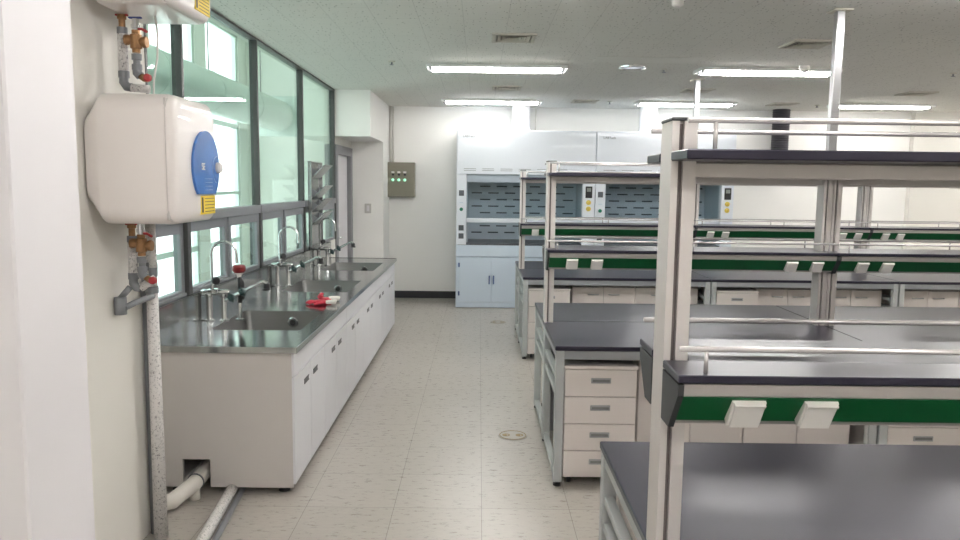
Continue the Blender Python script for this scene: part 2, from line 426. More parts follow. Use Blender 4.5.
# pale cupboard against the corridor's end wall, and round ventilation duct
t = thing('storage_cupboard', 'pale two-door cupboard at the end of the corridor seen through the green glass', 'cupboard', (-2.35, 10.33, 0))
MB().box(-.4, .4, -.2, .2, 0, 1.72, .005).build('cupboard_body', M['corridor'], t)
for s in (-1, 1):
    dd = MB().box(min(0.01*s, .39*s), max(.01*s, .39*s), -.215, -.202, .06, 1.70, .003).build('cupboard_door', M['corridor'], t)
    MB().box(min(.04*s, .06*s), max(.04*s, .06*s), -.23, -.215, .85, 1.0, .003).build('handle', M['pull'], dd)
t = thing('ventilation_duct', 'big round galvanised duct hung on rods in the corridor behind the window', 'duct', (-2.62, 5.2, 2.53))
p = []
for k in range(7):
    p += [(.2, k*1.28), (.2, k*1.28+1.20), (.206, k*1.28+1.205), (.206, k*1.28+1.235), (.2, k*1.28+1.24)]
MB().lathe(p, (0, -4.2, 0), (0, 1, 0), 32).build('duct_body', M['galv'], t, smooth_angle=.6)
MB().box(-.26, .26, 4.8, 4.86, -.26, .26, .01).build('flange_plate', M['galv'], t)
for k in range(5):
    MB().tube([(0, -3+k*1.75, .2), (0, -3+k*1.75, 1.27)], .006, 6).build('hanger_rod', M['pvc'], t)

# ------------------------------------------------------------------ sinks
ZS = .8125
XF = -.972
names = ['nearest sink cabinet, its end panel showing a pipe notch', 'middle sink cabinet under the second sink basin', 'farthest sink cabinet beside the white pillar']
proto = None
Y0 = 3.925; LU = 1.6
def sink_cabinet(first):
    t = thing('sink_cabinet', '', 'cabinet', (0, 0, 0))
    xb = -1.70
    b = MB()
    zb = .058; zt = .782
    if first:
        b.prism([(xb, .04), (-1.578, .04), (-1.578, .194), (-1.43, .194), (-1.43, .04), (-.985, .04), (-.985, zt), (xb, zt)], 'y', 0, .02)
    else:
        b.box(xb, -.985, 0, .02, zb, zt)
    b.box(xb, -.985, LU-.02, LU-.001, zb, zt)
    b.box(xb, -1.58 if first else -.995, .02, LU-.02, zb, zb+.018)
    if first: b.box(-1.43, -.995, .02, LU-.02, zb, zb+.018)
    b.box(xb, xb+.012, .02, LU-.02, zb, zt)
    b.build('cabinet_body', M['white_lam'], t)
    b = MB().box(-1.0, -.992, .004, LU-.004, zb+.004, zt-.004)
    b.build('backing', M['seam'], t)
    MB().box(-.99, XF, .004, LU-.004, .653, zt, .002).build('front_panel', M['white_lam_cool'], t)
    for k in range(4):
        y0 = .003+k*.4; y1 = k*.4+.397
        dr = MB().box(-.99, XF, y0+.001, y1-.001, zb, .645, .002).build('door', M['white_lam_cool'], t)
        hc = k*.4+(.285 if k % 2 == 0 else .12)
        hb = MB()
        hb.box(XF-.001, XF+.004, hc-.055, hc+.055, .552, .556); hb.box(XF-.001, XF+.004, hc-.055, hc+.055, .577, .581)
        hb.box(XF-.001, XF+.0015, hc-.055, hc+.055, .556, .577)
        hb.build('recessed_pull', M['handle_dark'], dr)
    for yy in (.05, LU-.08):
        for xx in (-1.06, -1.64):
            MB().lathe([(.032, 0), (.03, .008), (.026, .01), (.026, .05), (.033, .052), (.033, .06)], (xx+.01, yy+.02, 0), n=16).build('foot', M['black_pl'], t)
    return t
for i in range(3):
    if i == 0: t = sink_cabinet(True)
    elif i == 1: t = proto = sink_cabinet(False)
    else: t = copy_tree(proto)
    t.location = (0, Y0+i*LU, 0)
    tag(t, 'white ' + names[i], 'cabinet', 'sink cabinets along the windows')

# worktop with three welded basins
YE2 = Y0+3*LU+.03
t = thing('sink_worktop', 'long stainless steel worktop with three sink basins under the windows', 'worktop', (-1.34, (3.90+YE2)/2, ZS))
ox, oy = -1.34, (3.90+YE2)/2
bas = [(4.38, 5.06), (5.97, 6.70), (7.47, 8.25)]
bx0, bx1 = -1.575, -1.045
top = MB(); yb0 = 3.905
def tb(m, x0, x1, y0, y1, z0, z1, bev=0): m.box(x0-ox, x1-ox, y0-oy, y1-oy, z0-ZS, z1-ZS, bev)
ys = [yb0]+[v for p in bas for v in p]+[YE2]
tb(top, bx1, -.955, yb0, YE2, ZS-.012, ZS)
tb(top, -1.715, bx0, yb0, YE2, ZS-.012, ZS)
for k in range(0, len(ys), 2): tb(top, bx0, bx1, ys[k], ys[k+1], ZS-.012, ZS)
# turned down rims with a raised anti-drip lip
tb(top, -.958, -.951, yb0-.003, YE2+.003, ZS-.03, ZS+.004, .0015)
tb(top, -1.715, -.951, yb0-.004, yb0+.003, ZS-.03, ZS+.004, .0015)
tb(top, -1.715, -.951, YE2-.003, YE2+.004, ZS-.03, ZS+.004, .0015)
top.build('top_sheet', M['steel'], t)
bs = MB(); tb(bs, -1.728, -1.712, yb0, YE2, ZS-.02, 1.0, .003); tb(bs, -1.748, -1.712, yb0+.115, YE2, .993, 1.0, .001)
bs.build('backsplash', M['steel'], t)
for (a, b) in bas:
    m = bmesh.new()
    dz = .21; ins = .03
    P = [(bx0, a), (bx1, a), (bx1, b), (bx0, b)]
    Q = [(bx0+ins, a+ins), (bx1-ins, a+ins), (bx1-ins, b-ins), (bx0+ins, b-ins)]
    tp = [m.verts.new((x-ox, y-oy, 0)) for x, y in P]; bt = [m.verts.new((x-ox, y-oy, -dz)) for x, y in Q]
    for k in range(4): m.faces.new((tp[k], tp[(k+1) % 4], bt[(k+1) % 4], bt[k]))
    m.faces.new(bt)
    ve = [e for e in m.edges if not (abs(e.verts[0].co.z) < 1e-6 and abs(e.verts[1].co.z) < 1e-6)]
    bmesh.ops.bevel(m, geom=ve, offset=.035, segments=4, profile=.5, affect='EDGES')
    bmesh.ops.recalc_face_normals(m, faces=m.faces[:])
    bmesh.ops.reverse_faces(m, faces=m.faces[:])
    mm = MB(); mm.bm.free(); mm.bm = m
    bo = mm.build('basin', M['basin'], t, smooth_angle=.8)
    cx = (bx0+bx1)/2+.06-ox
    yy = b-oy-.0155
    MB().lathe([(.036, 0), (.036, .003), (.03, .007), (.02, .007), (.018, .003)], (cx, yy, -.075), (0, -1, 0), 20).build('overflow_ring', M['chrome'], bo)
    MB().lathe([(.019, .002), (.019, .0078)], (cx, yy, -.075), (0, -1, 0), 16).build('overflow_hole', M['ink'], bo)
    MB().lathe([(.05, 0), (.05, .003), (.042, .005), (.04, .002), (.01, .001)], ((bx0+bx1)/2-ox, (a+b)/2-oy, -dz), n=20).build('drain', M['chrome'], bo)

# faucets
def faucet():
    t = thing('lab_faucet', '', 'faucet')
    b = MB()
    for xx in (-.055, .035):
        b.lathe([(.032, 0), (.032, .006), (.02, .012), (.018, .02), (.018, .15), (.022, .155), (.022, .17)], (xx, 0, 0), n=16)
    b.build('pillar', M['chrome'], t, smooth_angle=.6)
    b = MB().tube([(-.105, 0, .18), (-.09, 0, .18), (.06, 0, .18), (.075, 0, .18)], [.014, .02, .02, .014], 14)
    b.lathe([(.03, -.012), (.034, -.008), (.034, .008), (.03, .012)], (-.03, 0, .19), n=18)
    b.build('bridge', M['chrome'], t, smooth_angle=.6)
    pts = [(-.035, 0, .19), (-.035, 0, .25), (-.035, 0, .42)]
    for k in range(1, 12):
        a = PI-k*PI/11*1.0
        pts.append((.0425+.0775*math.cos(a), 0, .42+.0775*math.sin(a)))
    pts += [(.121, 0, .385)]
    MB().tube(pts, [.012, .0085]+[.0085]*(len(pts)-2), 12).tube([(.1205, 0, .395), (.1215, 0, .365)], .0105, 12).build('gooseneck_spout', M['chrome'], t, smooth_angle=.8)
    # small black knob on the riser
    MB().lathe([(.006, 0), (.008, .02), (.024, .024), (.026, .04), (.02, .05)], (-.03, -.005, .255), (.8, -.6, 0), 14).build('riser_knob', M['black_pl'], t)
    # side arm rising toward the room
    a0 = Vector((.04, 0, .125)); a1 = Vector((.27, -.01, .245))
    dr = (a1-a0).normalized()
    MB().tube([a0, a0+dr*.1, a1, a1+Vector((.02, 0, .005)), a1+Vector((.04, 0, -.008))], [.016, .012, .011, .013, .015], 12).build('side_arm', M['chrome'], t, smooth_angle=.8)
    MB().lathe([(.017, 0), (.02, .008), (.02, .03), (.026, .034), (.026, .044)], a1+Vector((.038, 0, -.004)), (0, 0, -1), 16).build('nozzle', M['black_pl'], t)
    for q in (.055, .135):
        c = a0+dr*q
        h = MB().lathe([(.012, -.018), (.022, -.014), (.026, 0), (.022, .014), (.012, .018)], c+Vector((0, -.02, 0)), dr, 12)
        for k in range(4):
            an = k*PI/2
            u = Vector((0, 1, 0)); w = dr.cross(u)
            e = c+Vector((0, -.02, 0))+(u*math.cos(an)+w*math.sin(an))*.032
            h.tube([c+Vector((0, -.02, 0)), e], [.010, .008], 8)
        h.build('valve_handle', M['dkgreen_pl'], t, smooth_angle=.8)
    return t
fl = ['chrome gooseneck lab faucet at the nearest sink, beside the red eyewash cup', 'chrome gooseneck lab faucet at the middle sink', 'chrome gooseneck lab faucet at the farthest sink, in front of the drying rack']
f0 = None
for i, yy in enumerate((4.67, 6.28, 7.90)):
    if i == 0: f0 = o = faucet()
    else: o = copy_tree(f0)
    o.location = (-1.622, yy, ZS); tag(o, fl[i], 'faucet', 'faucets behind the sinks')
# eyewash
t = thing('eyewash_nozzle', 'hand-held eyewash with dark red cup and black grip beside the nearest faucet', 'eyewash', (-1.50, 4.71, ZS))
MB().lathe([(.03, 0), (.03, .008), (.014, .014), (.013, .12)], n=14).build('holder', M['chrome'], t, smooth_angle=.6)
MB().tube([(0, 0, .11), (.006, 0, .17), (.008, 0, .24), (0, 0, .275)], [.014, .018, .018, .013], 12).box(.012, .03, -.008, .008, .13, .25, .004).build('grip', M['black_pl'], t)
MB().lathe([(.012, 0), (.016, .02), (.03, .04)], (0, 0, .265), n=18).build('cup', M['white_pl'], t, smooth_angle=.6)
MB().lathe([(.03, 0), (.041, .012), (.042, .035), (.034, .047)], (0, 0, .300), n=18).build('cup_cover', M['maroon'], t, smooth_angle=.6)

# red and white work gloves
def glove(label, loc, rz, cuffpts, fingers, group):
    t = thing('work_glove', label, 'glove', loc, rz, group)
    t.scale = (.85, .85, .85)
    m = MB()
    m.lathe([(.001, -.052), (.030, -.045), (.046, -.01), (.046, .03), (.038, .055), (.001, .062)], (0, 0, 0), (-1, 0, 0), 16)
    for v in m.bm.verts: v.co = Vector((v.co.x, v.co.y, .022+v.co.z*.42))
    for (p, r) in fingers: m.tube(p, [r*1.05, r, r*.95, r*.7], 10)
    o = m.build('palm', M['glove_red'], t, smooth_angle=3.2)
    md = o.modifiers.new('merge', 'REMESH'); md.mode = 'VOXEL'; md.voxel_size = .0035; md.use_smooth_shade = True
    ms = o.modifiers.new('soften', 'SMOOTH'); ms.iterations = 4
    c = MB().tube(cuffpts, [.026, .030, .029, .033, .031], 14)
    for v in c.bm.verts: v.co.z = .004 + v.co.z*.62
    c.build('cuff', M['glove_white'], t, smooth_angle=1.5)
    return t
fg = [([(-.04, .030, .02), (-.075, .036, .022), (-.10, .036, .016), (-.118, .034, .010)], .010),
      ([(-.045, .010, .02), (-.09, .012, .026), (-.115, .012, .020), (-.135, .010, .011)], .011),
      ([(-.045, -.010, .02), (-.088, -.012, .024), (-.112, -.014, .018), (-.130, -.016, .010)], .011),
      ([(-.04, -.029, .02), (-.07, -.034, .02), (-.09, -.038, .014), (-.105, -.040, .010)], .009),
      ([(.02, -.035, .02), (-.005, -.060, .02), (-.025, -.070, .014), (-.042, -.074, .010)], .012)]
glove('red rubber-coated work glove lying flat beside the sink, fingers to the left', (-1.12, 5.35, ZS), -.1,
      [(.045, 0, .026), (.07, 0, .032), (.09, .003, .034), (.11, .006, .036), (.125, .008, .032)], fg, 'gloves on the steel worktop')
glove('crumpled red and white work glove with its white cuff toward the room', (-1.115, 5.47, ZS), .35,
      [(.030, 0, .040), (.055, 0, .044), (.075, .006, .04), (.10, .01, .036), (.12, .01, .032)],
      [([(-.03, .02, .03), (-.045, .03, .055), (-.03, .03, .07), (-.01, .026, .066)], .011),
       ([(-.04, .0, .03), (-.06, .004, .05), (-.045, .006, .068), (-.02, .006, .062)], .011),
       ([(-.04, -.015, .03), (-.062, -.018, .045), (-.05, -.02, .064), (-.025, -.02, .058)], .011),
       ([(-.03, -.028, .03), (-.05, -.036, .04), (-.045, -.036, .055), (-.02, -.034, .052)], .009),
       ([(.015, -.03, .03), (-.005, -.052, .028), (-.02, -.058, .02), (-.034, -.06, .012)], .011)], 'gloves on the steel worktop')

# drying rack
t = thing('drying_rack', 'stainless drying rack with four slanted trays on the window wall past the sinks', 'rack', (-1.712, 7.92, 1.02))
MB().box(-.008, .0, -.26, .26, 0, .86, .002).build('back_plate', M['rack'], t)
fr = MB()
for yy in (-.27, .26):
    fr.box(-.012, .025, yy, yy+.012, -.01, .87, .002)
fr.box(-.012, .02, -.27, .27, .858, .87, .002); fr.box(-.012, .06, -.27, .27, -.01, .004, .002)
fr.build('rack_frame', M['rack'], t)
for k, zz in enumerate((.70, .49, .36, .225)):
    s = .13
    tr = MB().prism([(.0, zz), (.006, zz-.006), (s+.006, zz+s-.006), (s, zz+s)], 'y', -.20, .20)
    tr.prism([(s, zz+s), (s+.005, zz+s-.006), (s+.02, zz+s+.004), (s+.016, zz+s+.01)], 'y', -.20, .20)
    to = tr.build('slanted_tray', M['rack'], t)
    br = MB()
    for yy in (-.2, .19):
        br.prism([(0, zz), (.07, zz+.07), (.0, zz+.12)], 'y', yy, yy+.01)
    br.build('bracket', M['alu_grey'], to)

# ------------------------------------------------------------------ water heaters with pipes
def heater(name_label, loc, h, with_panel=True):
    t = thing('water_heater', name_label, 'water heater', loc, 0, 'wall-hung water heaters')
    # tank: x 0 (wall) .. .37, y 0..60, z 0..h ; rounded shell with a seam behind the front cover
    L_ = .49
    b = bmesh.new()
    def ring(x, iy, iz, n=8, rad=.07):
        pts = []
        y0, y1, z0, z1 = iy, L_-iy, iz, h-iz
        r = min(rad, (y1-y0)/2.01, (z1-z0)/2.01)
        for (cy, cz, a0) in ((y1-r, z1-r, 0), (y0+r, z1-r, PI/2), (y0+r, z0+r, PI), (y1-r, z0+r, 3*PI/2)):
            for k in range(n+1):
                a = a0+k*PI/2/n
                pts.append(b.verts.new((x, cy+r*math.cos(a), cz+r*math.sin(a))))
        return pts
    def loft(rs):
        for p, q in zip(rs, rs[1:]):
            n = len(p)
            for k in range(n): b.faces.new((p[k], p[(k+1) % n], q[(k+1) % n], q[k]))
        b.faces.new(rs[0][::-1]); b.faces.new(rs[-1])
        bmesh.ops.recalc_face_normals(b, faces=b.faces[:])
    loft([ring(.0, .02, .075), ring(.015, .012, .065), ring(.055, .001, .006), ring(.065, 0, 0), ring(.315, 0, 0), ring(.322, .002, .002)])
    mm = MB(); mm.bm.free(); mm.bm = b
    mm.build('tank_shell', M['heater'], t, smooth_angle=.55)
    b = bmesh.new()
    loft([ring(.325, .003, .003), ring(.335, .004, .004, rad=.07), ring(.346, .012, .012, rad=.07), ring(.354, .026, .026, rad=.07), ring(.358, .05, .05, rad=.06)])
    mm = MB(); mm.bm.free(); mm.bm = b
    mm.build('front_cover', M['heater'], t, smooth_angle=.9)
    MB().box(.318, .328, .006, L_-.006, .02, h-.02).build('cover_seam', M['white_lam'], t)
    if with_panel:
        # blue control panel, lens shaped with flat bottom
        cy, cz = .325, .235
        po = []
        ry, rz_ = .155, .155
        for k in range(33):
            a = -PI*.27+k*(PI*1.54)/32
            po.append((cy+ry*math.cos(a), cz+.0+rz_*math.sin(a)))
        pb = MB().prism(po, 'x', .350, .368)
        pnl = pb.build('control_panel', M['heater_blue'], t)
        MB().lathe([(.024, 0), (.024, .012), (.019, .019)], (.368, cy+.128, cz+.0), (1, 0, 0), 20).build('dial', M['white_pl'], pnl, smooth_angle=.6)
        pr_ = MB()
        for k in range(20):
            a0 = PI*.5+k*PI/22; a1 = PI*.5+(k+1)*PI/22
            pr_.tube([(.3685, cy+.128+.06*math.cos(a0), cz-.01+.06*math.sin(a0)), (.3685, cy+.128+.06*math.cos(a1), cz-.01+.06*math.sin(a1))], .0012, 4)
        for k in range(4): pr_.tube([(.3685, cy-.03, cz-.05-k*.016), (.3685, cy+.06, cz-.05-k*.016)], .001, 4)
        pr_.build('printed_marks', M['heater_bluel'], pnl)
        text_mesh('SE', 'printed_letters', M['white_pl'], pnl, (.3690, cy-.045, cz+.0), .042, (PI/2, 0, PI/2), .001)
    yl = MB().box(.356, .3600, .265, .435, .032, .112)
    lb = yl.build('warning_label', M['yellow'], t)
    lb.matrix_parent_inverse.identity()
    lines = MB()
    lines.box(.360, .3606, .275, .292, .04, .105)
    for k in range(5): lines.box(.360, .3606, .31, .425, .042+k*.014, .045+k*.014)
    lines.build('label_print', M['ink'], lb)
    return t
HZ = 1.505
h1 = heater('white wall water heater with a blue control panel, hung lower on the left wall', (-1.55, 2.985, HZ), .515)
h2 = heater('upper white water heater cut off by the top of the photo', (-1.55, 2.985, 2.36), .40, False)

YP = 3.225; PS = .89
# --- hot pipes and mixing valves
def hot_pipe(label, L_, zt, x, xe, ze, lever):
    t = thing('hot_water_pipe', label, 'pipe', (x, YP, zt))
    MB().lathe([(.014, -.05), (.014, -.018), (.019, -.016), (.019, 0)], n=8).build('brass_fitting', M['brass'], t)
    MB().box(-.027, .027, -.007, .007, -.004, .004, .003).build('valve_handle', M[lever], t)
    MB().lathe([(.021, -.076), (.021, -.05)], n=12).build('grey_collar', M['pvc'], t)
    MB().lathe([(.022, -L_-.027), (.022, -L_), (.018, -L_+.001)], n=12).tube([(0, 0, -L_-.018), (-.002, 0, -L_-.045), (.011, 0, -L_-.064), (.031, 0, -L_-.067)], .0185, 12).build('grey_elbow', M['pvc'], t, smooth_angle=.7)
    MB().tube([(0, 0, -.07), (0, 0, -L_)], .020, 14).build('insulation', M['insul'], t)
    MB().tube([(.027, 0, -L_-.067), (xe-x, .02, ze-zt)], .017, 12).build('branch_pipe', M['insul'], t)
    return t
hot_pipe('wrapped hot pipe with red valve handle under the upper water heater', .227, 2.358, -1.487, -1.388, 2.06, 'red_pl')
hot_pipe('wrapped hot pipe with red valve handle under the lower water heater', .209, 1.494, -1.480, -1.395, 1.262, 'red_pl')
def valve(label, x, z, top):
    t = thing('mixing_valve', label, 'valve', (x, YP-.048, z), 0, 'brass mixing valves under the heaters')
    b = MB()
    b.lathe([(.016, -.045), (.016, -.03), (.023, -.027), (.023, .027), (.016, .03), (.016, .045)], n=12)
    b.tube([(-.045, 0, .007), (-.03, 0, .007), (-.018, 0, .005), (.018, 0, .0), (.03, 0, -.002), (.045, 0, -.002)], [.021, .021, .016, .016, .023, .023], 8)
    b.build('valve_body', M['brass'], t)
    MB().lathe([(.0135, .04), (.0135, .053), (.018, .053), (.018, .067), (.0135, .067), (.0135, .09)], n=12).build('inlet', M['chrome'], t)
    MB().tube([(0, 0, .049), (.027, -.005, .049), (.05, -.01, .037)], [.006, .0055, .0055], 8).build('lever', M['red_pl'], t)
    if top:
        MB().box(-.027, .027, -.009, .009, .091, .098, .003).build('stop_handle', M['blue_pl'], t)
    MB().lathe([(.016, -.049), (.02, -.05), (.02, -.073), (.014, -.075), (.014, -.09), (.02, -.091), (.02, -.114)], n=12).tube([(0, 0, -.107), (.0, 0, -.125), (.0125, 0, -.138)], .0187, 12).build('grey_union', M['pvc'], t, smooth_angle=.6)
    MB().tube([(.009, 0, -.134), (.0285, 0, -.147), (.0445, 0, -.153)], [.0125, .014, .011], 10).build('outlet', M['brass'], t)
    MB().lathe([(.009, 0), (.016, .004), (.016, .018), (.011, .021)], (.0517, -.011, -.147), (0, -1, 0), 12).build('knob', M['red_pl'], t)
    return t
valve('brass mixing valve with blue stop handle under the upper water heater', -1.410, 2.243, True)
valve('brass mixing valve under the lower water heater', -1.420, 1.409, False)
# risers running down to the floor
t = thing('insulated_riser_pipe', 'white wrapped riser pipe running down the left wall to the floor', 'pipe', (-1.488, 3.42, 0))
MB().tube([(.0, 0, 0), (.0, 0, 1.20)], [.031, .025], 16).build('lower_insulation', M['insul'], t)
MB().tube([(.0, .0, 1.19), (.0, 0, 1.52)], .021, 14).build('upper_insulation', M['insul'], t)
MB().lathe([(.025, 1.275), (.028, 1.277), (.028, 1.31), (.025, 1.312)], n=14).build('grey_coupling', M['pvc'], t)
MB().lathe([(.029, 1.17), (.029, 1.2)], n=14).build('end_sleeve', M['pvc'], t)
t = thing('grey_riser_pipe', 'bare grey plastic riser pipe behind the white wrapped riser', 'pipe', (-1.534, 3.47, 0))
MB().tube([(0, 0, 0), (0, 0, 1.225)], .022, 14).build('pipe', M['pvc'], t)
MB().lathe([(.028, 1.12), (.028, 1.185)], n=14).build('tee', M['pvc'], t, smooth_angle=.7)
t = thing('pipe_elbow', 'grey plastic elbow joint against the wall at the foot of the lower heater pipes', 'pipe', (-1.532, 3.205, 1.152))
MB().tube([(0, 0, -.045), (0, 0, .03)], .0255, 12).build('elbow_block', M['pvc'], t)
MB().tube([(.002, 0, .025), (.040, .008, .072)], .0135, 10).build('inlet_pipe', M['pvc'], t)
MB().tube([(.02, 0, -.015), (.045, .04, .0), (.07, .16, .012)], .0135, 10).build('outlet_pipe', M['pvc'], t)
t = thing('insulated_drop_pipe', 'short white wrapped pipe directly under the lower water heater, right of the brass valve', 'pipe', (-1.430, 3.305, 1.28))
MB().tube([(0, 0, 0), (0, 0, .234)], .0165, 12).build('insulation', M['insul'], t)
MB().lathe([(.019, -.02), (.019, .02)], n=12).build('end_sleeve', M['pvc'], t)
o = MB().tube([(-1.365, 3.26, 2.372), (-1.355, 3.26, 2.285), (-1.36, 3.26, 2.19), (-1.378, 3.26, 2.10), (-1.382, 3.26, 2.022)], .0045, 8).build('power_cable', M['white_pl'])
tag(o, 'thin white cable hanging from the upper water heater', 'cable')

# floor pipes by the near sink cabinet
t = thing('drain_pipe', 'white plastic drain pipe running into the notch of the sink cabinet', 'pipe', (-1.515, 3.6, 0))
MB().tube([(-.10, .06, .055), (-.03, .10, .058), (.02, .26, .085), (.03, .75, .11)], .041, 18).build('pipe', M['pvc_white'], t, smooth_angle=1)
MB().lathe([(.046, 0), (.046, .006)], (.021, .28, .088), (.05, 1, .08), 18).build('clamp_ring', M['pvc'], t)
MB().tube([(.02, .26, 0), (.02, .26, .06)], .03, 14).build('support_leg', M['pvc_white'], t)
t = thing('insulated_floor_pipe', 'silver wrapped pipe lying on the floor toward the sink cabinet', 'pipe', (-1.275, 3.5, .0))
MB().tube([(.04, -.45, .030), (.0, 0, .030), (-.06, .62, .030)], .028, 14).build('insulation', M['insul'], t)
t = thing('grey_floor_pipe', 'thin grey pipe lying along the silver wrapped floor pipe', 'pipe', (-1.225, 3.5, .0))
MB().tube([(.04, -.45, .016), (.0, 0, .016), (-.06, .62, .016)], .015, 12).build('pipe', M['pvc'], t)

# ------------------------------------------------------------------ back wall fittings
t = thing('control_box', 'olive grey electrical control box on the back wall', 'control box', (-1.155, YB, 1.73))
MB().box(-.21, .225, -.16, 0, -.245, .25, .004).build('enclosure', M['olive'], t)
dr = MB().box(-.20, .222, -.172, -.161, -.24, .245, .003).build('door', M['olive'], t)
MB().box(-.165, -.155, -.185, -.172, -.035, .035, .002).build('latch', M['white_pl'], dr)
for k in range(3):
    xx = -.085+k*.085
    MB().box(xx-.02, xx+.022, -.185, -.172, .095, .12, .003).build('name_plate', M['white_pl'], dr)
    MB().lathe([(.016, 0), (.016, .016)], (xx+.004, -.172, .075), (0, -1, 0), 14).build('selector_switch', M['black_pl'], dr)
    MB().lathe([(.02, 0), (.02, .012), (.012, .02)], (xx, -.172, .0), (0, -1, 0), 14).build('indicator_lamp', M['ind_green'], dr)
for k, xx in enumerate((-1.288, -1.25)):
    o = MB().tube([(xx, YB-.03, 1.978), (xx, YB-.03, ZC)], .012, 10).build('wall_conduit', M['wall'])
    tag(o, ['left one of two thin conduits running up from the control box', 'right one of two thin conduits running up from the control box'][k], 'conduit', 'conduits above the control box')
o = MB().tube([(.80, YB-.02, 2.35), (.80, YB-.02, ZC)], .011, 10).build('wall_conduit', M['wall'])
tag(o, 'thin conduit on the back wall right of the first white duct', 'conduit')
t = thing('light_switch', 'white light switch plate on the white pillar', 'switch', (-1.523, 10.4, 1.335))
MB().box(-.045, .045, -.012, 0, -.065, .065, .004).build('plate', M['switch_pl'], t)
MB().box(-.018, .018, -.018, -.012, -.04, .04, .003).build('rocker', M['jamb'], t)

# ------------------------------------------------------------------ fume hoods
HYF = 10.22
def fume_hood(label, x0, W, brand):
    D_ = YB-.02-HYF
    t = thing('fume_hood', label, 'fume hood', (x0, HYF, 0), 0, 'white fume hoods at the back wall')
    b = MB()
    b.box(.002, W-.002, .03, D_, .0, .08)              # plinth
    b.box(.002, .02, .02, D_, .08, 2.39); b.box(W-.02, W-.002, .02, D_, .08, 2.39)
    b.box(.02, W-.02, .02, D_, .08, .70); b.box(.002, W-.002, .02, D_, 2.36, 2.39)
    b.build('carcass', M['hood_base'], t)
    MB().box(.002, W-.002, -.004, .02, .705, .862, .004).build('apron', M['hood_base'], t)
    MB().box(.002, W-.002, .004, .03, .01, .078, .003).build('kick_plate', M['hood_base'], t)
    MB().box(.003, .045, .0, .02, .08, .70, .002).build('stile', M['hood_base'], t); MB().box(W-.045, W-.003, 0, .02, .08, .70, .002).build('stile', M['hood_base'], t)
    nd = 4; dw = (W-.09)/nd
    for k in range(nd):
        a = .045+k*dw
        dr = MB().box(a+.003, a+dw-.003, .0, .02, .085, .695, .003).build('door', M['hood_base'], t)
        left = k % 2 == 0
        hx = a+dw-.03 if left else a+.03
        MB().box(hx-.009, hx+.009, -.02, 0, .33, .45, .004).build('handle', M['hood_blue'], dr)
        ex = a if left else a+dw
        for zz in (.20, .59):
            MB().box(ex-.012, ex+.012, -.01, .001, zz-.03, zz+.03, .003).build('hinge', M['hood_blue'], dr)
    # worktop and interior
    MB().box(.02, W-.02, .0, D_-.02, .862, .89, .004).build('hood_worktop', M['hood_top'], t)
    li = MB()
    li.box(.14, W-.14, D_-.06, D_-.04, .89, 2.3); li.box(.14, .155, .12, D_-.04, .89, 2.3); li.box(W-.155, W-.14, .12, D_-.04, .89, 2.3)
    li.box(.14, W-.14, .12, D_-.04, 1.95, 1.97)
    li.build('liner', M['hood_in'], t)
    sl = MB()
    for r in range(10):
        zz = .98+r*.095
        for q in range(6):
            xx = .2+q*.24+(.12 if r % 2 else 0)
            if xx+.16 < W-.16: sl.box(xx, xx+.15, D_-.064, D_-.0605, zz, zz+.018)
    sl.build('baffle_slots', M['hood_dark'], t)
    # upper front panel
    up = MB().box(.003, W-.003, -.02, .02, 1.815, 2.40, .006).build('upper_panel', M['hood'], t)
    lv = MB()
    for q in range(6):
        xx = .10+q*.245
        lv.box(xx, xx+.16, -.0215, -.0195, 1.885, 1.890); lv.box(xx, xx+.16, -.0215, -.0195, 1.862, 1.867)
    lv.build('louvre_slots', M['ink_grey'], up)
    text_mesh('LABTech', 'logo', M['ink_grey'], up, (.165 if x0 < 0 else .17, -.021, 2.315), .044, (PI/2, 0, 0), .0008)
    # recessed header above the sash
    MB().box(.14, W-.14, .045, .06, 1.71, 1.83).build('header', M['hood_in'], t)
    # side control columns
    for s in (0, 1):
        a, c = (.003, .138) if s == 0 else (W-.205, W-.003)
        if s == 1: a = W-.165
        co = MB().box(a, c, -.012, .12, .868, 1.815, .004).build('control_column', M['hood'], t)
        m = (a+c)/2
        if s == 0:
            MB().box(m-.034, m+.034, -.022, -.012, 1.525, 1.60, .003).build('rocker_switch', M['display'], co)
            MB().box(m-.025, m+.025, -.018, -.012, 1.43, 1.44, .002).build('cover_plate', M['hood_base'], co)
            MB().lathe([(.024, 0), (.024, .02), (.018, .026)], (m, -.012, 1.345), (0, -1, 0), 16).build('push_button', M['btn_green'], co)
            for zz in (1.095, .985):
                MB().box(m-.034, m+.034, -.02, -.012, zz-.036, zz+.036, .003).build('power_socket', M['display'], co)
        else:
            dp = MB().box(m-.045, m+.045, -.024, -.012, 1.515, 1.67, .004).build('display_unit', M['black_pl'], co)
            MB().box(m-.028, m+.028, -.026, -.024, 1.60, 1.65).build('screen', M['lcd'], dp)
            for zz in (1.455, 1.37):
                k_ = MB().lathe([(.033, 0), (.033, .006), (.02, .008), (.018, .034)], (m, -.012, zz), (0, -1, 0), 16)
                k_.box(m-.006, m+.006, -.056, -.04, zz-.024, zz+.024, .002)
                k_.build('gas_knob', M['knob_yel'], co)
            for dx in (-.03, .03):
                MB().box(m+dx-.024, m+dx+.024, -.02, -.012, 1.10, 1.15, .003).build('power_socket', M['display'], co)
    # sash
    g = MB().box(.14, W-.165, .075, .081, 1.19, 1.83).build('sash', M['sash_glass'], t)
    MB().box(.138, W-.165, .06, .10, 1.165, 1.225, .008).build('sash_handle', M['hood'], g)
    return t
fume_hood('white fume hood at the back wall, left one, not hidden on its left side', -.31, 1.865, '')
fume_hood('white fume hood at the back wall, right one, with its own duct', 1.557, 1.865, '')
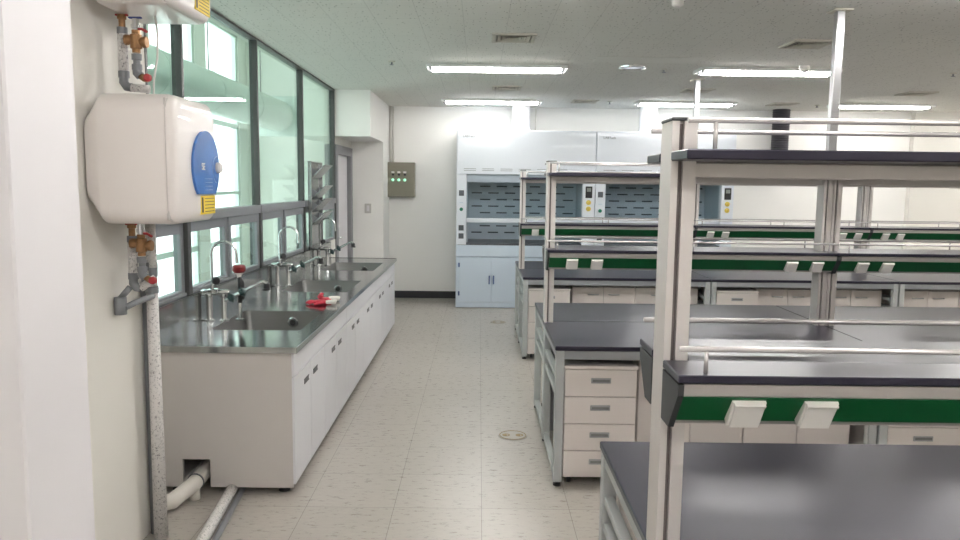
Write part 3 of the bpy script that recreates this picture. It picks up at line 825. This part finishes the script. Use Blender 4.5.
for k, xx in enumerate((.565, 2.325)):
    t = thing('exhaust_duct', ['round white exhaust duct above the left fume hood', 'round white exhaust duct above the right fume hood'][k], 'duct', (xx, 10.62, 2.401), 0, 'exhaust ducts above the fume hoods')
    MB().lathe([(.125, 0), (.125, ZC-2.402)], n=32).build('pipe', M['duct_white'], t, smooth_angle=.6)
    MB().lathe([(.16, 0), (.16, .015), (.135, .02), (.135, .06)], n=32).build('collar', M['duct_white'], t, smooth_angle=.6)
# dark flexible duct hanging from the ceiling near the back wall
t = thing('flexible_duct', 'dark corrugated exhaust duct hanging from the ceiling near the back wall', 'duct', (4.27, 10.9, 1.95))
p = []
n_ = 34
for k in range(n_):
    z0 = (ZC-1.95)*k/n_
    p += [(.112, z0), (.121, z0+.010)]
p.append((.115, ZC-1.95))
MB().lathe(p, n=24).build('hose', M['duct_dark'], t, smooth_angle=1.2)
MB().lathe([(.14, -.01), (.14, .03), (.12, .035)], n=24).build('end_collar', M['duct_dark'], t)

# ------------------------------------------------------------------ benches
XE = .4263; DB = 1.5556; LM = 1.81
CY = [1.757, 4.850, 7.965]
ZT = .8025
def lab_bench():
    t = thing('lab_bench', '', 'bench')
    h = DB/2
    for s in (-1, 1):
        a, b = sorted((s*.001, s*h))
        MB().box(0.001, LM-.001, a, b, ZT-.025, ZT, .004).build('tabletop', M['epoxy'], t)
        a, b = sorted((s*(h-.012), s*(h-.037)))
        MB().box(.05, LM-.05, a, b, .727, ZT-.0252, .002).build('apron', M['frame_dark'], t)
    for ex in (0, 1):
        for s in (-1, 0, 1):
            if s == 0: y0, y1 = -.05, .05
            else: y0, y1 = sorted((s*(h-.008), s*(h-.058)))
            x0, x1 = (.006, .054) if ex == 0 else (LM-.054, LM-.006)
            lg = MB().box(x0, x1, y0, y1, .025, ZT-.0255, .003).build('leg', M['frame_grey'], t)
            MB().lathe([(.022, 0), (.022, .012), (.01, .014), (.01, .03)], ((x0+x1)/2, (y0+y1)/2, 0), n=14).build('leveling_foot', M['black_pl'], lg)
            if s == 0 and ex == 0:
                MB().lathe([(.012, 0), (.012, .004)], (x0, 0.03, .235), (-1, 0, 0), 14).build('bolt_cap', M['black_pl'], lg)
        x0, x1 = (.012, .046) if ex == 0 else (LM-.046, LM-.012)
        for (z0, z1) in ((.727, ZT-.0255), (.600, .628), (.505, .533), (.03, .07)):
            m = MB()
            m.box(x0, x1, -h+.058, -.05, z0, z1, .002); m.box(x0, x1, .05, h-.058, z0, z1, .002)
            m.build('end_rail', M['frame_grey'], t)
    MB().box(.054, LM-.054, -.008, .008, .07, .727).build('centre_panel', M['frame_dark'], t)
    return t
rows = ['front', 'middle', 'back']
BL = {(0, 0): 'dark-topped lab bench in the foreground at lower right, under the nearest shelf',
      (1, 0): 'dark-topped lab bench of the middle row, its aisle end showing four drawers',
      (1, 1): 'dark-topped lab bench of the middle row, second section from the aisle',
      (2, 0): 'dark-topped lab bench of the back row, at the aisle end nearest the fume hoods',
      (2, 1): 'dark-topped lab bench of the back row, second section from the aisle',
      (2, 2): 'dark-topped lab bench of the back row, third section from the aisle'}
mods = [(0, 0), (1, 0), (1, 1), (2, 0), (2, 1), (2, 2)]
b0 = lab_bench()
for i, (r, k) in enumerate(mods):
    o = b0 if i == 0 else copy_tree(b0)
    o.location = (XE+k*LM, CY[r], 0)
    tag(o, BL[(r, k)], 'bench', 'island lab benches')

def reagent_shelf():
    t = thing('reagent_shelf', '', 'shelf')
    z = lambda v: v-ZT
    pw = .056
    for x0 in (.002, LM-.002-pw):
        x1 = x0+pw
        g0, g1 = x0+.016, x0+.027
        po = [(x0, -.05), (g0, -.05), (g0, -.036), (g1, -.036), (g1, -.05), (x1, -.05), (x1, .05), (g1, .05), (g1, .036), (g0, .036), (g0, .05), (x0, .05)]
        pm = MB().prism(po, 'z', 0.0, z(1.826)).build('post', M['alu'], t)
        g = MB()
        g.box(g0+.0005, g1-.0005, -.0375, -.0362, .002, z(1.82)); g.box(g0+.0005, g1-.0005, .0362, .0375, .002, z(1.82))
        g.build('slot_seal', M['slot'], pm)
        MB().box(x0-.002, x1+.002, -.053, .053, z(1.826), z(1.834), .002).build('post_cap', M['epoxy_edge'], pm)
    def slab(hw, z0, z1, name):
        e = .062
        po = [(0, -hw), (LM, -hw), (LM, -.053), (LM-e, -.053), (LM-e, .053), (LM, .053), (LM, hw), (0, hw), (0, .053), (e, .053), (e, -.053), (0, -.053)]
        # split in two halves + bridge to stay convex
        m = MB()
        m.box(0, LM, -hw, -.053, z(z0), z(z1), .0025); m.box(0, LM, .053, hw, z(z0), z(z1), .0025)
        m.box(e, LM-e, -.0535, .0535, z(z0), z(z1)-.0002)
        return m.build(name, M['epoxy'], t)
    slab(.187, 1.737, 1.758, 'top_shelf')
    slab(.195, 1.266, 1.284, 'service_shelf')
    MB().box(.058, LM-.058, -.022, .022, z(1.70), z(1.736), .003).build('beam', M['alu'], t)
    MB().box(.058, LM-.058, -.022, .022, z(1.20), z(1.262), .003).build('lower_beam', M['alu'], t)
    for s in (-1, 1):
        body = [(s*.055, z(1.2625)), (s*.185, z(1.2625)), (s*.181, z(1.236)), (s*.125, z(1.168)), (s*.118, z(1.156)), (s*.055, z(1.156))]
        MB().prism(body, 'x', .014, LM-.014).build('service_housing', M['strip'], t)
        # green sloped panel
        a = Vector((0, s*.1815, z(1.2345))); b = Vector((0, s*.1275, z(1.169)))
        nrm = Vector((0, s*(b.z-a.z)*-1, 0)); d = (b-a).normalized(); nv = Vector((0, -d.z*s, d.y*s))
        if nv.y*s < 0: nv = -nv
        q = [a+nv*.0005, b+nv*.0005, b+nv*.003, a+nv*.003]
        gp = MB().prism([(v.y, v.z) for v in q], 'x', .0145, LM-.0145).build('green_panel', M['green'], t)
        # end caps
        cap = [(s*.054, z(1.2626)), (s*.192, z(1.2626)), (s*.190, z(1.238)), (s*.128, z(1.160)), (s*.120, z(1.148)), (s*.054, z(1.148))]
        for x0 in (.0005, LM-.0135):
            MB().prism(cap, 'x', x0, x0+.013).build('end_cap', M['epoxy_edge'], t)
        # socket covers
        mid = (a+b)/2
        ang = math.atan2(nv.z, nv.y*s)
        for xx in (.157, .312, LM-.285, LM-.125):
            m = MB()
            def quad(a0, a1, b0, b1, hw):
                p = [mid+d*a0+nv*b0[0], mid+d*a1+nv*b1[0], mid+d*a1+nv*b1[1], mid+d*a0+nv*b0[1]]
                m.prism([(v.y, v.z) for v in p], 'x', xx-hw, xx+hw)
            quad(-.035, .036, (.003, .010), (.003, .020), .036)
            quad(-.029, .033, (.010, .015), (.018, .027), .031)
            quad(-.036, -.030, (.010, .019), (.010, .019), .033)
            m.build('socket_cover', M['socket'], t)
        # guard rails
        for (zs, yy, nm) in ((1.758, .168, 'top'), (1.282, .176, 'low')):
            zr = z(zs)+(.060 if nm == 'top' else .055)
            m = MB().tube([(.004, s*yy, zr), (LM-.004, s*yy, zr)], .0062, 10)
            for xx in (.062, LM/2, LM-.062): m.tube([(xx, s*yy, z(zs)), (xx, s*yy, zr)], .0048, 8)
            m.build('guard_rail', M['alu_bright'], t)
    return t
SL = {(0, 0): 'nearest two-level reagent shelf with large green socket strip at right',
      (1, 0): 'reagent shelf with green socket strip on the middle row, aisle end section',
      (1, 1): 'reagent shelf with green socket strip on the middle row, right section',
      (2, 0): 'reagent shelf with green socket strip on the back row, aisle end section',
      (2, 1): 'reagent shelf with green socket strip on the back row, second section from the aisle',
      (2, 2): 'reagent shelf with green socket strip on the back row, third section from the aisle'}
s0 = reagent_shelf()
for i, (r, k) in enumerate(mods):
    o = s0 if i == 0 else copy_tree(s0)
    o.location = (XE+k*LM, CY[r], ZT)
    tag(o, SL[(r, k)], 'shelf', 'reagent shelves on the benches')

def pedestal():
    t = thing('drawer_pedestal', '', 'drawer unit')
    W, D_ = .40, .52
    MB().box(0, W, .02, D_, .045, .672, .002).build('cabinet_body', M['ped'], t)
    MB().box(-.004, W+.006, -.006, D_, .672, .69, .003).build('cabinet_top', M['ped'], t)
    MB().box(.006, W-.006, .014, .02, .05, .67).build('backing', M['seam'], t)
    zz = .668; hh = .155
    for k in range(4):
        dr = MB().box(.001, W-.001, 0, .016, zz-hh+.004, zz, .002).build('drawer', M['ped'], t)
        zc = zz-.058-.01*0
        m = MB().box(W/2-.055, W/2+.055, -.006, .0, zc-.017, zc+.013, .002)
        po = m.build('pull', M['pull'], dr)
        MB().box(W/2-.047, W/2+.047, -.0075, -.0055, zc-.009, zc+.005).build('recess', M['pull_in'], po)
        zz -= hh
    for xx in (.04, W-.04):
        for yy in (.06, D_-.05):
            MB().lathe([(.02, -.012), (.022, 0), (.02, .012)], (xx, yy, .022), (1, 0, 0), 14).box(xx-.015, xx+.015, yy-.02, yy+.02, .038, .046).build('caster', M['black_pl'], t)
    return t
def base_cabinet():
    t = thing('base_cabinet', '', 'cabinet')
    W, D_ = .615, .5
    MB().box(0, W, .02, D_, .06, .700, .002).box(.02, W-.02, .06, D_, 0, .06).build('cabinet_body', M['ped'], t)
    MB().box(.004, W-.004, .014, .02, .064, .694).build('backing', M['seam'], t)
    for k in range(2):
        a = .002+k*W/2; b = a+W/2-.004
        dr = MB().box(a, b, 0, .016, .062, .69, .002).build('door', M['ped'], t)
        hx = b-.1 if k == 0 else a+.1
        m = MB().tube([(hx-.05, 0, .62), (hx-.05, -.022, .62), (hx+.05, -.022, .62), (hx+.05, 0, .62)], .005, 8)
        m.build('bar_handle', M['pull'], dr)
    return t
PL = [((1, 0), -1, 'beige four-drawer pedestal under the aisle end of the middle bench'),
      ((1, 1), -1, 'beige drawer pedestal seen below the nearest green strip at far right'),
      ((2, 0), -1, 'beige drawer pedestal under the aisle end of the back bench'),
      ((2, 1), -1, 'beige drawer pedestal under the second section of the back bench'),
      ((0, 0), 1, 'beige drawer pedestal under the far side of the foreground bench'),
      ((1, 0), 1, 'beige drawer pedestal under the far side of the middle bench at the aisle'),
      ((2, 0), 1, 'beige drawer pedestal under the far side of the back bench at the aisle')]
p0 = pedestal()
for i, ((r, k), s, lab) in enumerate(PL):
    o = p0 if i == 0 else copy_tree(p0)
    if s < 0: o.location = (XE+k*LM+.060, CY[r]-DB/2+.02, 0)
    else: o.location = (XE+k*LM+.068+.4, CY[r]+DB/2-.02, 0); o.rotation_euler = (0, 0, PI)
    tag(o, lab, 'drawer unit', 'drawer pedestals under the benches')
CL = [((1, 0), .50, 'beige two-door base cabinet right of the four-drawer pedestal, middle bench'),
      ((1, 0), 1.12, 'second beige two-door base cabinet from the four-drawer pedestal, middle bench'),
      ((1, 1), .50, 'beige two-door base cabinet under the right section of the middle bench, left one'),
      ((1, 1), 1.12, 'beige two-door base cabinet under the right section of the middle bench, right one'),
      ((2, 0), .50, 'beige two-door base cabinet next to the aisle-end pedestal, back bench'),
      ((2, 0), 1.12, 'second beige two-door base cabinet from the aisle-end pedestal, back bench'),
      ((2, 1), .50, 'beige two-door base cabinet under the second section of the back bench, left one'),
      ((2, 1), 1.12, 'beige two-door base cabinet under the second section of the back bench, right one'),
      ((2, 2), .07, 'beige two-door base cabinet under the third section of the back bench, left one'),
      ((2, 2), .69, 'beige two-door base cabinet under the third section of the back bench, right one')]
c0 = base_cabinet()
for i, ((r, k), dx, lab) in enumerate(CL):
    o = c0 if i == 0 else copy_tree(c0)
    o.location = (XE+k*LM+dx, CY[r]-DB/2+.17, 0)
    tag(o, lab, 'cabinet', 'base cabinets under the benches')

# service poles to the ceiling
for i, (xx, yy, lab) in enumerate(((XE+LM-.008, CY[1], 'shiny aluminium service pole rising from the middle bench to the ceiling'), (XE+LM+.001, CY[2], 'shiny aluminium service pole rising from the back bench to the ceiling'))):
    t = thing('service_pole', lab, 'pole', (xx, yy, 1.834), 0, 'service poles to the ceiling')
    MB().box(-.026, .026, -.026, .026, 0, ZC-1.834-.001, .005).build('pole', M['pole'], t)
    MB().box(-.06, .06, -.06, .06, ZC-1.834-.012, ZC-1.834-.001, .003).build('ceiling_plate', M['vent'], t)

# ------------------------------------------------------------------ ceiling fittings
def ceiling_light(tube):
    t = thing('ceiling_light', '', 'light')
    W, L_ = .26, 1.30
    m = MB()
    m.box(-L_/2, L_/2, -W/2, W/2, -.012, -.001)
    m.prism([(-W/2, -.001), (-W/2-.008, -.001), (-W/2, -.03), (-W/2+.015, -.012)], 'x', -L_/2, L_/2)
    m.prism([(W/2, -.001), (W/2+.008, -.001), (W/2, -.03), (W/2-.015, -.012)], 'x', -L_/2, L_/2)
    m.box(-L_/2-.006, -L_/2, -W/2, W/2, -.03, -.001); m.box(L_/2, L_/2+.006, -W/2, W/2, -.03, -.001)
    m.build('housing', M['fixture'], t)
    for yy in (-.065, .065):
        MB().tube([(-.60, yy, -.034), (.60, yy, -.034)], .0145, 10).build('tube', tube, t)
        for s in (-1, 1):
            MB().box(min(s*.602, s*.63), max(s*.602, s*.63), yy-.016, yy+.016, -.052, -.012, .003).build('lampholder', M['pvc'], t)
    return t
LX = [.15, 2.69, 5.27, 7.75]; LY = [10.13, 7.28, 4.2, 1.5, -.6]
pos = []
desc = {(0, 0): 'fluorescent ceiling light in front of the left fume hood', (0, 1): 'fluorescent ceiling light in front of the right fume hood',
        (0, 2): 'fluorescent ceiling light at far right near the back wall', (1, 0): 'fluorescent ceiling light over the aisle, largest and brightest in view',
        (1, 1): 'fluorescent ceiling light behind the shiny service pole', }
l0 = ceiling_light(M['tube_dim']); first = True
for r, yy in enumerate(LY):
    for k, xx in enumerate(LX if r < 3 else LX[:1] if r == 3 else LX[:2]):  # two nearest rows are unseen, added as fill for jamb, heater and floor
        lab = desc.get((r, k), 'fluorescent ceiling light outside the photo, over the nearer or right part of the room')
        if first: o = l0; first = False
        elif r == 1 and k == 0: o = l1 = ceiling_light(M['tube'])
        else: o = copy_tree(l0 if r == 0 else l1)
        o.location = (xx, yy, ZC); tag(o, lab, 'light', 'fluorescent ceiling lights')

def vent():
    t = thing('ceiling_vent', '', 'vent')
    m = MB(); h = .165
    for k, (a, zz) in enumerate(((h, -.014),)):
        m.prism([(-a, -.001), (-a+.006, zz), (-a+.03, zz), (-a+.03, -.001)], 'x', -a, a); m.prism([(a, -.001), (a-.006, zz), (a-.03, zz), (a-.03, -.001)], 'x', -a, a)
        m.prism([(-a, -.001), (-a+.006, zz), (-a+.03, zz), (-a+.03, -.001)], 'y', -a, a); m.prism([(a, -.001), (a-.006, zz), (a-.03, zz), (a-.03, -.001)], 'y', -a, a)
    m.build('frame', M['vent'], t)
    lv = MB()
    for a in (.12, .085, .05):
        for s in (-1, 1):
            lv.prism([(s*a, -.016), (s*(a-.003), -.016), (s*(a-.022), -.003), (s*(a-.019), -.003)], 'x', -a, a)
            lv.prism([(s*a, -.016), (s*(a-.003), -.016), (s*(a-.022), -.003), (s*(a-.019), -.003)], 'y', -a, a)
    lv.build('louvre', M['vent'], t)
    MB().box(-.14, .14, -.14, .14, -.003, -.001).build('duct_opening', M['olive'], t)
    return t
VL = [(.245, 5.85, 'square ceiling vent nearest the windows, in front of the aisle light'), (.30, 8.82, 'square ceiling vent between the two aisle lights'),
      (1.37, 10.11, 'square ceiling vent between two lights near the fume hoods'), (2.50, 5.95, 'square ceiling vent left of the tall service pole'),
      (2.48, 8.83, 'square ceiling vent behind the farther service pole'), (3.98, 10.15, 'square ceiling vent beside the dark hanging duct'), (5.01, 8.86, 'square ceiling vent at far right above the last light')]
v0 = vent()
for i, (xx, yy, lab) in enumerate(VL):
    o = v0 if i == 0 else copy_tree(v0)
    o.location = (xx, yy, ZC); tag(o, lab, 'vent', 'square ceiling vents')
def sprinkler():
    t = thing('sprinkler_head', '', 'sprinkler')
    MB().lathe([(.032, -.001), (.03, -.008), (.012, -.01)], n=14).build('escutcheon', M['vent'], t)
    MB().lathe([(.008, -.008), (.008, -.03), (.02, -.032), (.02, -.035)], n=12).build('deflector', M['pvc'], t)
    return t
SPL = [(-.81, 7.04, 'ceiling sprinkler head over the sinks'), (1.70, 10.13, 'ceiling sprinkler head left of the light above the right fume hood'),
       (4.48, 10.24, 'ceiling sprinkler head right of the dark hanging duct'), (4.48, 7.33, 'ceiling sprinkler head at the upper right edge'), (1.73, 7.31, 'ceiling sprinkler head right of the round chrome ceiling speaker'),
       (-.185, 10.6, 'ceiling sprinkler head behind the aisle lights, nearest the back wall')]
s_ = sprinkler()
for i, (xx, yy, lab) in enumerate(SPL):
    o = s_ if i == 0 else copy_tree(s_)
    o.location = (xx, yy, ZC); tag(o, lab, 'sprinkler', 'ceiling sprinkler heads')
t = thing('ceiling_speaker', 'round chrome-rimmed ceiling speaker by the plain access panel', 'speaker', (1.41, 7.21, ZC))
MB().lathe([(.13, -.001), (.128, -.012), (.105, -.016), (.10, -.010)], n=28).build('rim', M['chrome'], t)
MB().lathe([(.099, -.001), (.09, -.009)], n=28).build('grille', M['vent'], t)
t = thing('smoke_detector', 'white smoke detector at the top edge of the photo', 'detector', (1.15, 4.58, ZC))
MB().lathe([(.05, -.001), (.05, -.015), (.042, -.02)], n=20).build('base', M['white_pl'], t)
MB().lathe([(.034, -.02), (.034, -.045), (.022, -.055)], n=20).build('head', M['white_pl'], t)
t = thing('smoke_detector', 'small white detector hanging below the light behind the service pole', 'detector', (2.93, 7.0, ZC))
MB().lathe([(.05, -.001), (.05, -.02), (.04, -.04)], n=20).build('base', M['white_pl'], t)
MB().lathe([(.034, -.04), (.03, -.055), (.018, -.06)], n=20).build('head', M['white_pl'], t)
o = MB().box(1.0, 1.9, 6.66, 6.94, ZC-.004, ZC-.001, .001).build('access_panel', M['panel'])
tag(o, 'flat pale access panel in the ceiling near the round speaker', 'panel')

# ------------------------------------------------------------------ floor outlets
fo = None
for i, (xx, yy, lab) in enumerate(((.245, 4.94, 'brass-ringed floor outlet in the aisle beside the middle bench'), (.25, 9.15, 'brass-ringed floor outlet in front of the fume hoods'))):
    if i == 0:
        t = fo = thing('floor_outlet', '', 'floor outlet')
        MB().lathe([(.098, 0), (.096, .004)], n=32).build('plate', M['plate'], t)
        r = MB()
        for k in range(36):
            a0, a1 = 2*PI*k/36, 2*PI*(k+1)/36
            r.tube([(.088*math.cos(a0), .088*math.sin(a0), .004), (.088*math.cos(a1), .088*math.sin(a1), .004)], .0028, 6)
        r.build('brass_ring', M['brass_ring'], t)
        for s in (-1, 1):
            MB().lathe([(.026, .003), (.026, .0055), (.017, .0055), (.017, .003)], (s*.045, 0, 0), n=18).box(s*.045-.016, s*.045+.004, -.012, .012, .003, .0058).build('socket_cap', M['brass_ring'], t)
    else: t = copy_tree(fo)
    t.location = (xx, yy, 0); tag(t, lab, 'floor outlet', 'floor outlets in the aisle')

# ------------------------------------------------------------------ world
w = bpy.data.worlds.new('World'); C.world = w; w.use_nodes = True
bg = w.node_tree.nodes['Background']
bg.inputs['Color'].default_value = (.95, .98, 1., 1); bg.inputs['Strength'].default_value = 1.5

# ------------------------------------------------------------------ camera
F = 756.2; vp = (479.4, 184.4); roll = .0119
d = Vector(((vp[0]-480)/F, (vp[1]-270)/F, 1)).normalized()
u = Vector((math.sin(roll), -math.cos(roll), 0)); u = (u-d*d.dot(u)).normalized()
x = d.cross(u)
# rows of world->camera matrix (camera: x right, y down, z forward)
right = Vector((x[0], d[0], u[0])); down = Vector((x[1], d[1], u[1])); fwd = Vector((x[2], d[2], u[2]))
cam = bpy.data.cameras.new('camera'); co = bpy.data.objects.new('camera', cam); COL.objects.link(co)
m = Matrix((( right.x, -down.x, -fwd.x, 0), (right.y, -down.y, -fwd.y, 0), (right.z, -down.z, -fwd.z, H), (0, 0, 0, 1)))
co.matrix_world = m
cam.sensor_fit = 'HORIZONTAL'; cam.sensor_width = 36; cam.lens = F/960*36; cam.clip_start = .02
C.camera = co
C.view_settings.view_transform = 'Standard'; C.view_settings.look = 'None'; C.view_settings.gamma = 1
C.view_settings.use_curve_mapping = False
C.view_settings.exposure = 1.3
